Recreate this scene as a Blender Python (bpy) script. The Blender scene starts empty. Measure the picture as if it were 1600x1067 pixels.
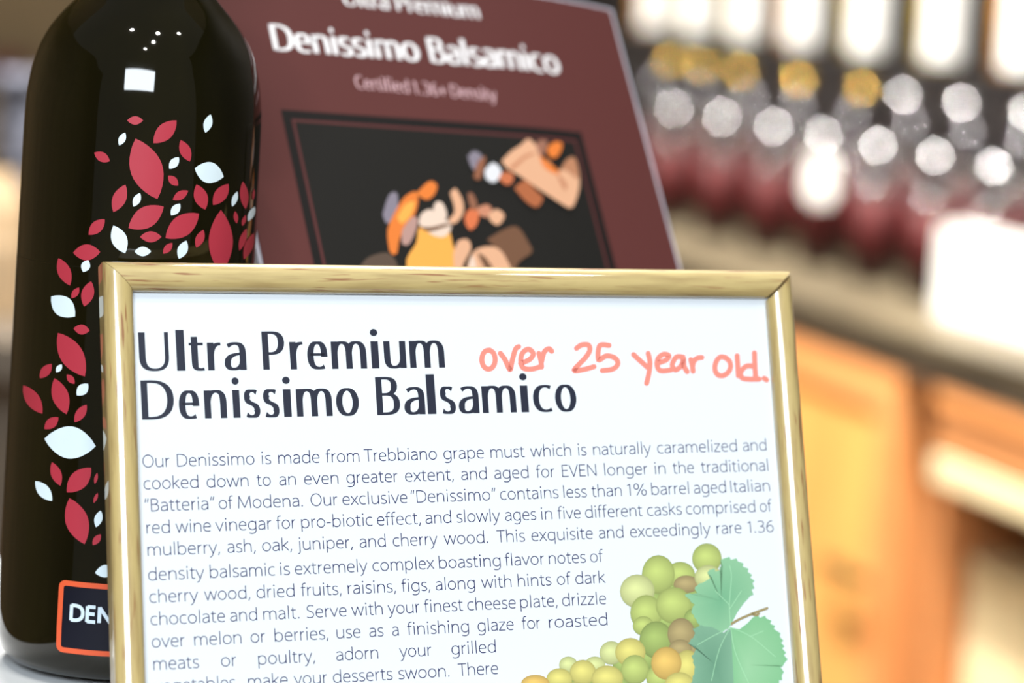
import bpy, bmesh, math, random
from mathutils import Vector, Matrix
random.seed(7)
SC = bpy.context.scene
COL = SC.collection
PI = math.pi

# ---------------------------------------------------------------- frame of reference
# Photograph taken as 1600x1067; focal length in pixels from the perspective of the printed lines.
FPX, CX, CY = 4200.0, 800.0, 533.5
CAM_H = 1.20
def V(*a): return Vector(a)
def ray(px, py): return V((px-CX)/FPX, (py-CY)/FPX, 1.0)          # camera space: x right, y down, z forward
SX = V(.94516, -.01182, .32639); SY = V(.07292, .98176, -.17559)   # sign: text direction, downwards
SN = SX.cross(SY).normalized()                                     # away from the camera
SHELF_C = V(-1500, -690, 4200).normalized()                        # direction in which the wall counter recedes
phi = math.radians(.95)
SXF = (SX*math.cos(phi) + SY*math.sin(phi)).normalized()
UP = SXF.cross(SHELF_C).normalized()
if UP.y > 0: UP = -UP
FWD = (V(0, 0, 1) - UP*UP.z).normalized()
RGT = FWD.cross(UP).normalized()
def wdir(c): return V(c.dot(RGT), c.dot(FWD), c.dot(UP))
def wpt(c): return wdir(c) + V(0, 0, CAM_H)
def P(px, py, z): return wpt(ray(px, py)*z)
CAMW = V(0, 0, CAM_H)
def hit(px, py, p0, n):                                            # where the sight line of a pixel meets a plane
    d = wdir(ray(px, py)); return CAMW + d*((p0-CAMW).dot(n)/d.dot(n))
def ground(px, py, h): return hit(px, py, V(0, 0, h), V(0, 0, 1))

# ---------------------------------------------------------------- camera, world, lights, exposure
cam = bpy.data.cameras.new('camera'); camo = bpy.data.objects.new('camera', cam); COL.objects.link(camo)
cam.sensor_width = 36; cam.lens = 36*FPX/1600; cam.clip_start = .02; cam.clip_end = 60
r_, u_, b_ = wdir(V(1, 0, 0)), wdir(V(0, -1, 0)), wdir(V(0, 0, -1))
camo.matrix_world = Matrix(((r_.x, u_.x, b_.x, 0), (r_.y, u_.y, b_.y, 0), (r_.z, u_.z, b_.z, CAM_H), (0, 0, 0, 1)))
cam.dof.use_dof = True; cam.dof.focus_distance = .618; cam.dof.aperture_fstop = 8.0
cam.dof.aperture_blades = 7; cam.dof.aperture_rotation = .3
SC.camera = camo
SC.view_settings.view_transform = 'Standard'; SC.view_settings.look = 'None'
SC.view_settings.gamma = 1; SC.view_settings.use_curve_mapping = False
SC.view_settings.exposure = 0.15
SC.cycles.use_denoising = True
SC.cycles.max_bounces = 8; SC.cycles.caustics_reflective = False; SC.cycles.caustics_refractive = False

world = bpy.data.worlds.new('world'); SC.world = world; world.use_nodes = True
world.node_tree.nodes['Background'].inputs[0].default_value = (1.0, .95, .88, 1)
world.node_tree.nodes['Background'].inputs[1].default_value = .16

def area(name, loc, target, sx, sy, radiance, color=(1, 1, 1), shape='RECTANGLE'):
    l = bpy.data.lights.new(name, 'AREA'); l.shape = shape; l.size = sx; l.size_y = sy
    a = sx*sy if shape == 'RECTANGLE' else PI*sx*sx/4
    l.energy = radiance*a*PI; l.color = color
    o = bpy.data.objects.new(name, l); COL.objects.link(o); o.location = loc
    d = (Vector(target)-Vector(loc)); o.rotation_euler = d.to_track_quat('-Z', 'Y').to_euler()
    return o
# daylight from the shop window behind the photographer
area('shop_window_light', V(.0, -1.75, CAM_H+.96), V(0, .6, CAM_H-.05), 1.3, .60, 25, (.86, .94, 1.0))

# small ceiling spots over the photographer
for x_, y_, rad_ in ((-.42, -.12, 270), (.34, -.15, 270), (.30, -.55, 270), (.08, -.95, 270), (.9, .2, 130)):
    area('ceiling_spot', V(x_, y_, 2.95), V(x_, y_+.2, 0), .10, .10, rad_, (1, .97, .9), 'DISK')

# ---------------------------------------------------------------- helpers
def s2l(c):
    c = c/255.0
    return c/12.92 if c <= .04045 else ((c+.055)/1.055)**2.4
def rgb(r, g, b): return (s2l(r), s2l(g), s2l(b), 1)
MATS = {}
def mat(name, color, rough=.5, metal=0, coat=0, coat_rough=.05, spec=.5, grain=None, vcol=False, bump=0, emis=0):
    """grain = (second colour, (sx,sy,sz) stretch, scale, contrast)"""
    if name in MATS: return MATS[name]
    m = bpy.data.materials.new(name); m.use_nodes = True; nt = m.node_tree; b = nt.nodes['Principled BSDF']
    b.inputs['Base Color'].default_value = color; b.inputs['Roughness'].default_value = rough
    b.inputs['Metallic'].default_value = metal; b.inputs['Coat Weight'].default_value = coat
    b.inputs['Coat Roughness'].default_value = coat_rough; b.inputs['Specular IOR Level'].default_value = spec
    if emis:
        b.inputs['Emission Color'].default_value = color; b.inputs['Emission Strength'].default_value = emis
    if vcol:
        a = nt.nodes.new('ShaderNodeVertexColor'); a.layer_name = 'ink'
        nt.links.new(a.outputs['Color'], b.inputs['Base Color'])
    if grain:
        c2, st, sc, con = grain
        tc = nt.nodes.new('ShaderNodeTexCoord'); mp = nt.nodes.new('ShaderNodeMapping'); mp.inputs['Scale'].default_value = st
        nz = nt.nodes.new('ShaderNodeTexNoise'); nz.inputs['Scale'].default_value = sc; nz.inputs['Detail'].default_value = 6
        rp = nt.nodes.new('ShaderNodeValToRGB'); rp.color_ramp.elements[0].position = .5-con; rp.color_ramp.elements[1].position = .5+con
        rp.color_ramp.elements[0].color = color; rp.color_ramp.elements[1].color = c2
        nt.links.new(tc.outputs['Object'], mp.inputs['Vector']); nt.links.new(mp.outputs['Vector'], nz.inputs['Vector'])
        nt.links.new(nz.outputs['Fac'], rp.inputs['Fac']); nt.links.new(rp.outputs['Color'], b.inputs['Base Color'])
        if bump:
            bp = nt.nodes.new('ShaderNodeBump'); bp.inputs['Strength'].default_value = bump; bp.inputs['Distance'].default_value = .001
            nt.links.new(nz.outputs['Fac'], bp.inputs['Height']); nt.links.new(bp.outputs['Normal'], b.inputs['Normal'])
    MATS[name] = m; return m

def obj(name, verts, faces, m, parent=None, smooth=False, M=None, colors=None, edges=()):
    me = bpy.data.meshes.new(name); me.from_pydata([tuple(v) for v in verts], list(edges), faces); me.update()
    if smooth:
        for p in me.polygons: p.use_smooth = True
    if colors:
        at = me.color_attributes.new('ink', 'FLOAT_COLOR', 'POINT')
        for i, c in enumerate(colors): at.data[i].color = c
    if m: me.materials.append(m)
    o = bpy.data.objects.new(name, me); COL.objects.link(o)
    if parent: o.parent = parent
    if M: o.matrix_local = M
    return o
def thing(name, label, cat, M=None, group=None):
    o = bpy.data.objects.new(name, None); o.empty_display_size = .02; COL.objects.link(o)
    if M is not None: o.matrix_world = M
    return tag(o, label, cat, group)
def tag(o, label, cat, group=None, kind=None):
    o['label'] = label; o['category'] = cat
    if group: o['group'] = group
    if kind: o['kind'] = kind
    return o
def structure(o): o['kind'] = 'structure'; return o
def axes(o, x, y, z):
    return Matrix(((x.x, y.x, z.x, o.x), (x.y, y.y, z.y, o.y), (x.z, y.z, z.z, o.z), (0, 0, 0, 1)))
def box_geo(x0, x1, y0, y1, z0, z1, bev=0):
    bm = bmesh.new(); bmesh.ops.create_cube(bm, size=1)
    for v in bm.verts:
        v.co = V(x0+(v.co.x+.5)*(x1-x0), y0+(v.co.y+.5)*(y1-y0), z0+(v.co.z+.5)*(z1-z0))
    if bev: bmesh.ops.bevel(bm, geom=bm.edges[:], offset=bev, segments=2, affect='EDGES', profile=.6)
    return bm
def bmobj(name, bm, m, parent=None, M=None, smooth=False):
    me = bpy.data.meshes.new(name); bmesh.ops.recalc_face_normals(bm, faces=bm.faces[:]); bm.to_mesh(me); bm.free()
    if smooth:
        for p in me.polygons: p.use_smooth = True
    if m: me.materials.append(m)
    o = bpy.data.objects.new(name, me); COL.objects.link(o)
    if parent: o.parent = parent
    if M is not None: o.matrix_local = M
    return o
def box(name, x0, x1, y0, y1, z0, z1, m, parent=None, bev=0, M=None):
    return bmobj(name, box_geo(x0, x1, y0, y1, z0, z1, bev), m, parent, M)
def lathe_geo(prof, seg=48):
    vs, fs = [], []
    n = len(prof)
    for r, z in prof:
        for k in range(seg):
            a = 2*PI*k/seg; vs.append((r*math.cos(a), r*math.sin(a), z))
    for i in range(n-1):
        for k in range(seg):
            k2 = (k+1) % seg
            fs.append((i*seg+k, i*seg+k2, (i+1)*seg+k2, (i+1)*seg+k))
    if prof[0][0] > 1e-6: fs.append(tuple(reversed(range(seg))))
    if prof[-1][0] > 1e-6: fs.append(tuple((n-1)*seg+k for k in range(seg)))
    return vs, fs
def lathe(name, prof, m, parent=None, seg=48, M=None):
    vs, fs = lathe_geo(prof, seg); return obj(name, vs, fs, m, parent, True, M)
def arcp(cx, cz, r, a0, a1, n, rz=None):
    rz = rz or r
    return [(cx+r*math.cos(math.radians(a0+(a1-a0)*i/n)), cz+rz*math.sin(math.radians(a0+(a1-a0)*i/n))) for i in range(n+1)]

# ---------------------------------------------------------------- lettering drawn with pen strokes (1000 units per em)
def L(*a): return [(a[i], a[i+1]) for i in range(0, len(a), 2)]
def Bz(*a, n=7):
    p = L(*a); out = []
    for s in range((len(p)-1)//3):
        p0, p1, p2, p3 = p[3*s:3*s+4]
        for i in range(0 if s == 0 else 1, n+1):
            t = i/n; u = 1-t
            out.append(tuple(u**3*p0[k]+3*u*u*t*p1[k]+3*u*t*t*p2[k]+t**3*p3[k] for k in (0, 1)))
    return out
def El(cx, cy, rx, ry, a0=0, a1=360, n=28):
    return [(cx+rx*math.cos(math.radians(a0+(a1-a0)*i/n)), cy+ry*math.sin(math.radians(a0+(a1-a0)*i/n))) for i in range(n+1)]
def dot(x, y, r=40): return ('dot', x, y, r)
bowlR = Bz(90, 330, 115, 420, 190, 466, 285, 466, 400, 466, 482, 380, 482, 242, 482, 100, 400, 18, 280, 18, 190, 18, 110, 70, 90, 160)
bowlL = [(556-x, y) for x, y in bowlR]
arch = Bz(90, 280, 105, 390, 180, 466, 280, 466, 390, 466, 450, 400, 450, 285)+L(450, 0)
G = {
 'a': (466, [Bz(78, 420, 125, 450, 175, 466, 230, 466, 330, 466, 385, 415, 385, 305)+L(385, 0), Bz(385, 283, 200, 290, 66, 240, 66, 125, 66, 58, 115, 18, 190, 18, 290, 18, 370, 70, 385, 170)]),
 'b': (556, [L(90, 710, 90, 0), bowlR]),
 'c': (440, [Bz(390, 436, 350, 458, 310, 466, 270, 466, 145, 466, 66, 385, 66, 240, 66, 100, 145, 18, 268, 18, 320, 18, 362, 28, 396, 46)]),
 'd': (556, [L(466, 710, 466, 0), bowlL]),
 'e': (486, [L(68, 258, 421, 258)+Bz(421, 262, 421, 400, 350, 466, 250, 466, 135, 466, 66, 370, 66, 235, 66, 95, 140, 18, 270, 18, 330, 18, 380, 28, 412, 46)]),
 'f': (289, [L(115, 0, 115, 560)+Bz(115, 560, 115, 650, 160, 692, 235, 692, 260, 692, 275, 688, 290, 682), L(18, 462, 255, 462)]),
 'g': (556, [bowlL, L(466, 484, 466, 20)+Bz(466, 20, 466, -120, 390, -184, 250, -184, 190, -184, 135, -170, 95, -148)]),
 'h': (540, [L(90, 710, 90, 0), arch]),
 'i': (220, [L(110, 484, 110, 0), dot(110, 640)]),
 'j': (227, [L(125, 484, 125, -60)+Bz(125, -60, 125, -150, 90, -190, 5, -190), dot(125, 640)]),
 'k': (455, [L(90, 710, 90, 0), L(405, 484, 100, 225), L(170, 285, 430, 0)]),
 'l': (220, [L(110, 710, 110, 0)]),
 'm': (818, [L(90, 484, 90, 0), Bz(90, 280, 100, 390, 165, 466, 255, 466, 350, 466, 410, 400, 410, 290)+L(410, 0), Bz(410, 280, 420, 390, 485, 466, 575, 466, 670, 466, 730, 400, 730, 285)+L(730, 0)]),
 'n': (540, [L(90, 484, 90, 0), arch]),
 'o': (538, [El(269, 242, 205, 224)]),
 'p': (556, [L(90, 484, 90, -198), bowlR]),
 'q': (556, [L(466, 484, 466, -198), bowlL]),
 'r': (318, [L(90, 484, 90, 0), Bz(90, 260, 100, 385, 160, 466, 275, 462)]),
 's': (392, [Bz(338, 434, 295, 458, 255, 466, 210, 466, 120, 466, 76, 425, 76, 362, 76, 285, 140, 265, 200, 242, 280, 212, 338, 185, 338, 118, 338, 50, 280, 18, 195, 18, 140, 18, 95, 30, 52, 54)]),
 't': (320, [L(125, 590, 125, 130)+Bz(125, 130, 125, 50, 160, 18, 225, 18, 250, 18, 275, 22, 292, 28), L(22, 462, 285, 462)]),
 'u': (540, [L(88, 484, 88, 190)+Bz(88, 190, 88, 70, 145, 18, 245, 18, 355, 18, 450, 90, 450, 200), L(450, 484, 450, 0)]),
 'v': (458, [L(25, 484, 229, 8, 433, 484)]),
 'w': (700, [L(28, 484, 188, 8, 350, 474, 512, 8, 672, 484)]),
 'x': (440, [L(35, 484, 410, 0), L(405, 484, 28, 0)]),
 'y': (455, [L(25, 484, 232, 10), L(430, 484, 222, -30)+Bz(222, -30, 180, -140, 130, -188, 55, -190)]),
 'z': (420, [L(42, 462, 368, 462, 34, 22, 385, 22)]),
 'B': (542, [L(96, 674, 96, 0), L(96, 652, 240, 652)+Bz(240, 652, 360, 652, 430, 600, 430, 515, 430, 420, 350, 365, 240, 365)+L(96, 365), L(240, 365, 260, 365)+Bz(260, 365, 400, 365, 472, 300, 472, 195, 472, 85, 390, 22, 240, 22)+L(96, 22)]),
 'C': (560, [Bz(510, 625, 460, 652, 410, 662, 350, 662, 175, 662, 66, 540, 66, 337, 66, 130, 175, 14, 350, 14, 410, 14, 470, 25, 515, 48)]),
 'D': (662, [L(96, 674, 96, 0), L(96, 652, 240, 652)+Bz(240, 652, 470, 652, 596, 540, 596, 345, 596, 130, 460, 22, 240, 22)+L(96, 22)]),
 'E': (480, [L(96, 674, 96, 0), L(96, 652, 430, 652), L(96, 352, 405, 352), L(96, 22, 445, 22)]),
 'I': (234, [L(117, 674, 117, 0)]),
 'M': (800, [L(75, 0, 118, 674), L(112, 674, 400, 40), L(688, 674, 400, 40), L(682, 674, 725, 0)]),
 'N': (658, [L(96, 0, 96, 674), L(96, 660, 562, 14), L(562, 0, 562, 674)]),
 'O': (686, [El(343, 337, 280, 325, n=36)]),
 'P': (510, [L(96, 674, 96, 0), L(96, 652, 230, 652)+Bz(230, 652, 370, 652, 450, 590, 450, 480, 450, 360, 360, 285, 225, 285)+L(96, 285)]),
 'S': (490, [Bz(420, 622, 375, 650, 330, 662, 275, 662, 160, 662, 92, 600, 92, 510, 92, 415, 170, 375, 255, 342, 360, 302, 420, 260, 420, 170, 420, 70, 340, 14, 230, 14, 165, 14, 110, 28, 62, 58)]),
 'T': (492, [L(246, 652, 246, 0), L(5, 652, 487, 652)]),
 'U': (650, [L(92, 674, 92, 240)+Bz(92, 240, 92, 80, 180, 20, 320, 20), ('w', Bz(320, 20, 470, 20, 556, 85, 556, 240)+L(556, 674), .62)]),
 'V': (540, [L(22, 674, 270, 8, 520, 674)]),
 '1': (400, [L(235, 650, 235, 0), L(240, 650, 95, 560)]),
 '3': (513, [Bz(90, 600, 140, 635, 185, 650, 240, 650, 350, 650, 412, 590, 412, 505, 412, 410, 330, 350, 190, 350), Bz(190, 350, 350, 350, 440, 290, 440, 185, 440, 75, 350, 14, 225, 14, 165, 14, 110, 30, 70, 55)]),
 '6': (513, [Bz(425, 645, 210, 645, 80, 480, 80, 240, 80, 90, 150, 14, 260, 14, 370, 14, 446, 95, 446, 205, 446, 320, 375, 395, 270, 395, 170, 395, 95, 320, 82, 215)]),
 '%': (781, [El(190, 500, 125, 155, n=20), El(592, 155, 125, 155, n=20), L(590, 660, 195, 0)]),
 '+': (560, [L(280, 500, 280, 60), L(60, 280, 500, 280)]),
 '.': (207, [dot(100, 38, 40)]), ',': (207, [L(120, 75, 60, -105)]), '-': (307, [L(35, 245, 272, 245)]),
 '\u201c': (300, [L(120, 690, 75, 480), L(240, 690, 195, 480)]), '\u201d': (300, [L(135, 690, 80, 480), L(255, 690, 200, 480)]), ' ': (220, []),
}
def pen(pts, wfun, vs, fs, f):
    """a ribbon along pts; wfun(dx,dy) gives the full width for a stroke direction; f maps a glyph point to the sheet"""
    pts = [p for i, p in enumerate(pts) if i == 0 or math.dist(p, pts[i-1]) > .5]
    n = len(pts)
    if n < 2: return
    closed = math.dist(pts[0], pts[-1]) < 2
    segs = [((pts[i+1][0]-pts[i][0]), (pts[i+1][1]-pts[i][1])) for i in range(n-1)]
    def nrm(d): l = math.hypot(*d) or 1; return (d[0]/l, d[1]/l)
    ds = [nrm(d) for d in segs]
    # split at sharp corners
    runs = [[0]]
    for i in range(1, n-1):
        runs[-1].append(i)
        if ds[i-1][0]*ds[i][0]+ds[i-1][1]*ds[i][1] < .5: runs.append([i])
    runs[-1].append(n-1)
    for run in runs:
        base = len(vs)
        for j, i in enumerate(run):
            if closed and len(runs) == 1 and i in (0, n-1): d0, d1 = ds[-1], ds[0]
            else:
                d0 = ds[i-1] if j > 0 else ds[i]
                d1 = ds[i] if j < len(run)-1 else ds[i-1]
            t = nrm((d0[0]+d1[0], d0[1]+d1[1])); c = max(.6, t[0]*d0[0]+t[1]*d0[1])
            w = wfun(t[0], t[1])/2/c
            x, y = pts[i]
            if len(runs) > 1 and not closed:     # close the outside of corners
                if j == 0 and i > 0: x -= t[0]*w*.5; y -= t[1]*w*.5
                if j == len(run)-1 and i < n-1: x += t[0]*w*.5; y += t[1]*w*.5
            vs.append(f(x-t[1]*w, y+t[0]*w)); vs.append(f(x+t[1]*w, y-t[0]*w))
        for j in range(len(run)-1):
            a = base+2*j; fs.append((a, a+1, a+3, a+2))
def glyph(ch, wfun, vs, fs, f, dots=1.0, serif=0):
    f0 = f; k_ = 0
    for st in G[ch][1]:
        k_ += 1
        def f(x, y, k_=k_):
            q = f0(x, y); return (q[0], q[1], q[2]+k_*2e-6) if len(q) == 3 else q
        if isinstance(st, tuple) and st[0] == 'w':
            pen(st[1], lambda dx, dy: wfun(dx, dy)*(1-(1-st[2])*abs(dy)), vs, fs, f)
        elif isinstance(st, tuple):
            _, x, y, r = st; b = len(vs); r *= dots
            for k in range(14): vs.append(f(x+r*math.cos(2*PI*k/14), y+r*1.12*math.sin(2*PI*k/14)))
            fs.append(tuple(b+k for k in range(14)))
        else:
            pen(st, wfun, vs, fs, f)
            if serif:
                for e, q in ((0, 1), (-1, -2)):
                    (x, y), (x2, y2) = st[e], st[q]
                    if abs(x-x2) < 12 and abs(y-y2) > 120 and (y < 5 or y > 470):
                        s = -1 if y < 5 else 1
                        a, c = (serif, serif) if y < 5 else (serif, serif*.2)
                        pen([(x-a, y-s*16), (x+c, y-s*16)], lambda dx, dy: 34, vs, fs, f)
def light_w(w): return lambda dx, dy: w
def nib(thick, thin): return lambda dx, dy: math.hypot(thick*dy, thin*dx)
def ink_extent(ch, wf):
    vs, fs = [], []; glyph(ch, wf, vs, fs, lambda x, y: (x, y)); return min(v[0] for v in vs), max(v[0] for v in vs)
def word(txt, x0, x1, y, em, wf, vs, fs, z, dots=1.0, serif=0, gap=0):
    """fits the word's ink between x0 and x1 on a baseline y (sheet coordinates, metres)"""
    adv = 0; pos = []
    for c in txt: pos.append(adv); adv += G[c][0]+gap
    l = ink_extent(txt[0], wf)[0]; r = pos[-1]+ink_extent(txt[-1], wf)[1]
    k = (x1-x0)/(r-l); s = em/1000
    yf = y if callable(y) else (lambda x: y)
    for c, p in zip(txt, pos):
        glyph(c, wf, vs, fs, lambda gx, gy: (x0+(p+gx-l)*k, yf(x0+(p+gx-l)*k)+gy*s, z), dots, serif)

# ================================================================ THE ROOM
counterM = None
SH = wdir(SHELF_C); SH.z = 0; SH.normalize()          # along the counter, away from the camera
SHN = V(SH.y, -SH.x, 0)                               # towards the wall behind the counter (right)
if SHN.x < 0: SHN = -SHN
E0 = P(1500, 545, 2.75); CT_H = E0.z                  # a point on the counter's front top edge
# local counter frame: x = along SH, y = SHN * -1?  (x, y, z right handed: y towards the wall)
CM = axes(V(E0.x, E0.y, 0), SH, SHN*-1 if SH.cross(SHN).z < 0 else SHN, V(0, 0, 1))
WALLSIDE = CM.inverted().to_3x3() @ SHN               # (0, +-1, 0)
WS = WALLSIDE.y
def counter_local(p): return CM.inverted() @ p
def face_local(px, py, depth=0.0):                    # pixel -> local point on the vertical plane 'depth' behind the edge
    p0 = CM @ V(0, WS*depth, 0); return counter_local(hit(px, py, p0, SHN))
def top_local(px, py, h): return counter_local(ground(px, py, h))

FLOOR = 0.0
m_floor = mat('floor_stone', rgb(150, 128, 100), .5, grain=(rgb(120, 100, 80), (1, 1, 1), 3, .2))
m_wall = mat('olive_wall', rgb(122, 106, 78), .8, grain=(rgb(140, 122, 92), (1, 1, 1), 4, .2))
m_ceil = mat('ceiling_paint', rgb(190, 180, 165), .9)
structure(box('floor', -5, 6, -3.2, 9, -.05, 0, m_floor))
structure(box('wall_back', -5, 6, 6.6, 6.7, 0, 3.2, m_wall))
structure(box('wall_left', -3.1, -3.0, -3.2, 6.6, 0, 3.2, m_wall))
structure(box('ceiling', -5, 6, 1.2, 6.7, 3.2, 3.25, m_ceil))
m_dark = mat('dark_backboard', rgb(18, 12, 12), .7)
wr = structure(box('wall_right', -4, 6, min(WS*.62, WS*.70), max(WS*.62, WS*.70), 0, 3.2, m_dark)); wr.matrix_world = CM

def rel(s, d, z): return CM @ V(s, WS*d, z)
# ---- counter top
m_stone = mat('counter_stone', rgb(104, 94, 74), .45, grain=(rgb(80, 71, 54), (1, 1, 1), 9, .16))
m_stone_edge = mat('counter_edge_stone', rgb(96, 84, 68), .5, grain=(rgb(64, 58, 50), (1, 1, 1), 14, .15))
ct = thing('wall_counter', 'long beige stone counter top receding along the display wall under the dark bottles', 'counter', CM)
d0, d1 = sorted((0.0, WS*.615))
box('counter_slab', -1.6, 4.0, d0, d1, CT_H-.012, CT_H, m_stone, ct, .003)
d0, d1 = sorted((WS*.006, WS*.05))
box('counter_edge', -1.6, 4.0, d0, d1, CT_H-.047, CT_H-.0125, m_stone_edge, ct, .004)

# ---- cabinets below the counter
m_or = mat('honey_wood', rgb(226, 156, 84), .45, coat=.2, coat_rough=.2, grain=(rgb(242, 186, 104), (3, 3, .6), 6, .25))
m_or2 = mat('honey_wood_frame', rgb(234, 162, 100), .45, coat=.2, coat_rough=.2, grain=(rgb(222, 146, 84), (.6, 3, 3), 6, .25))
m_or3 = mat('brown_wood', rgb(200, 136, 84), .5, grain=(rgb(176, 116, 70), (.6, 3, 3), 6, .25))
m_cream = mat('cream_card', rgb(238, 222, 178), .6)
ZT = CT_H-.048
def pbox(name, s0, s1, dd0, dd1, z0, z1, m, parent, bev=.002):
    a, b = sorted((WS*dd0, WS*dd1)); return box(name, min(s0, s1), max(s0, s1), a, b, z0, z1, m, parent, bev)
sA = face_local(1232, 700, .03).x; sB = face_local(1425, 700, .03).x
sC = face_local(1468, 700, .03).x
cab1 = thing('cabinet', 'orange wooden cabinet with a plain panelled door, directly right of the picture frame', 'cabinet', CM)
pbox('carcass', sB, sA+.55, .06, .58, .02, ZT, m_or2, cab1)
pbox('top_rail', sB, sA+.55, .008, .0595, ZT-.05, ZT, m_or2, cab1)
pbox('stile', sB, sB+.045, .008, .0595, .02, ZT-.0505, m_or2, cab1)
dr = pbox('door_panel', sB+.0465, sA+.06, .013, .0595, .05, ZT-.0525, m_or, cab1, .003)
pbox('door_panel', sA+.063, sA+.54, .013, .0595, .05, ZT-.0525, m_or, cab1, .003)
hp = face_local(1340, 890, .013)
hd = pbox('door_handle', hp.x-.045, hp.x+.045, -.012, -.004, hp.z-.008, hp.z+.008, mat('aged_brass', rgb(120, 104, 64), .45, .6), dr, .003)
pbox('handle_post', hp.x-.04, hp.x-.032, -.0045, .0135, hp.z-.004, hp.z+.004, MATS['aged_brass'], dr, .001)
pbox('handle_post', hp.x+.032, hp.x+.04, -.0045, .0135, hp.z-.004, hp.z+.004, MATS['aged_brass'], dr, .001)
cab2 = thing('open_cabinet', 'orange wooden cabinet with an open bay holding cream boxes, at the right edge', 'cabinet', CM)
sD = sC-.75
zr = face_local(1560, 735, .03).z
pbox('side_panel', sC-.018, sC+.012, .035, .58, .02, ZT, m_or3, cab2)
pbox('side_panel', sD, sD+.03, .008, .58, .02, ZT, m_or3, cab2)
pbox('top_rail', sD+.031, sC-.019, .008, .055, ZT-.022, ZT, m_or2, cab2)
pbox('drawer_front', sD+.033, sC-.021, .012, .055, zr, ZT-.024, m_or3, cab2, .003)
pbox('back_panel', sD+.031, sC-.019, .30, .32, .02, ZT, m_or, cab2)
pbox('pale_rail', sD+.033, sC-.021, .010, .055, face_local(1560, 785, .03).z, zr-.002, m_cream, cab2, .003)
pbox('bottom_shelf', sD+.031, sC-.019, .05, .295, .05, .075, m_or2, cab2)
zs = face_local(1560, 1150, .05).z; HB = face_local(1530, 890, .06).z-zs
pbox('middle_shelf', sD+.031, sC-.019, .04, .295, zs-.03, zs-.012, m_or, cab2)
# cream boxes standing on the middle shelf
s = sC-.03; k = 0
names = ['cream cardboard box standing on the open cabinet shelf, nearest the divider',
         'cream cardboard box on the open cabinet shelf, second from the divider',
         'cream cardboard box on the open cabinet shelf, third from the divider']
for wdt, hh in ((.13, HB), (.14, HB-.01), (.13, HB+.005)):
    t = thing('cardboard_box', names[k], 'box', CM, 'cream boxes in the open cabinet'); k += 1
    pbox('box_body', s-wdt, s, .060, .28, zs-.0118, zs-.0118+hh, m_cream, t, .002)
    pbox('lid', s-wdt-.002, s+.002, .058, .282, zs-.0115+hh, zs+.010+hh, m_cream, t, .002)
    s -= wdt+.012

# ---- bottles on the counter
m_bg = mat('dark_bottle_glass', rgb(26, 15, 15), .08, coat=.0)
m_bred = mat('maroon_label', rgb(74, 19, 20), .6, spec=.3)
m_bred2 = mat('wine_red_label', rgb(58, 16, 18), .6, spec=.3)
m_capk = mat('glossy_black_cap', rgb(225, 225, 230), .20, 1.0)
m_capd = mat('dark_shiny_cap', rgb(140, 138, 144), .20, 1.0)
m_capg = mat('gold_cap', rgb(232, 192, 100), .22, 1.0)
m_skirt = mat('black_skirt', rgb(16, 15, 17), .5)
m_white = mat('white_paper', rgb(244, 244, 240), .6)
m_olive = mat('olive_glass', rgb(150, 126, 34), .12, coat=.0)
m_amber = mat('amber_glass', rgb(170, 116, 34), .12)
def small_bottle(h, r, capm, labm, name, label, group, pos, labz=(.12, .62)):
    t = thing(name, label, 'bottle', CM @ Matrix.Translation(pos), group)
    rn = r*.36; bh = h*.60
    lathe('glass_body', [(r*.88, 0), (r, .004)]+[(r, bh)]+arcp(r-.6*r, bh, r*.6, 0, 62, 4, h*.1)+[(rn*1.05, bh+h*.16), (rn, bh+h*.2), (rn, h*.87)], m_bg, t, 20)
    lathe('paper_label', [(r+.0004, h*labz[0]), (r+.0004, h*labz[1])], labm, t, 20)
    rc = rn*1.22
    rc = .0175
    lathe('cap_skirt', [(rn*1.1, h*.74), (rc*.75, h*.78), (rc*.93, h-rc*1.5), (rc*.93, h-rc*1.02)], m_skirt, t, 24)
    lathe('cap', [(rc*.99, h-rc*1.01)]+arcp(0, h-rc, rc, 0, 89.5, 8), capm, t, 24)
    return t
def copy_tree(o, M):
    r = o.copy(); COL.objects.link(r); r.matrix_world = M
    for ch in o.children:
        c = ch.copy(); COL.objects.link(c); c.parent = r
    return r
# front row: base pixels on the counter
ordinal = ['nearest the white price card', 'second from the white price card', 'third from the white price card', 'fourth from the white price card',
           'fifth from the white price card', 'sixth from the white price card', 'seventh from the white price card', 'eighth from the white price card', 'farthest visible']
def row(xs, yb_ref, depth, h, r, capm, labm, name, desc, group, where):
    n = 0; src = None
    for px in xs:
        # point on the counter at this depth seen at column px
        q = face_local(px, 400, depth)
        t = small_bottle(h, r, capm, labm, name, '%s, %s' % (desc, where[n % len(where)]), group, V(q.x, q.y, CT_H+.0004))
        n += 1
    return n
fr = [1545, 1452, 1362, 1276, 1197, 1116, 1040]
row(fr, 0, .17, .176, .027, m_capk, m_bred, 'balsamic_bottle', 'silver-capped front-row bottle', 'front row of red-labelled bottles',
    ['at the right edge behind the price card', 'left of the price card', 'right of the white-tagged bottle', 'behind the white tag', 'just left of the white tag', 'near the red brochure', 'beside the red brochure edge'])
row([1588, 1500, 1410, 1318, 1232, 1158, 1082, 1010], 0, .27, .200, .027, m_capd, m_bred2, 'balsamic_bottle', 'dull-capped second-row bottle', 'second row of red-labelled bottles',
    ['first from the right edge', 'second from the right edge', 'third from the right edge', 'fourth from the right edge', 'fifth from the right edge', 'sixth from the right edge', 'seventh from the right edge', 'last before the brochure'])
row([1590, 1487, 1395], 0, .37, .224, .027, m_capk, m_bred2, 'balsamic_bottle', 'silver-capped third-row bottle', 'third row of silver-capped bottles',
    ['at the right edge', 'second from the right edge', 'next to the golden caps'])
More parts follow.
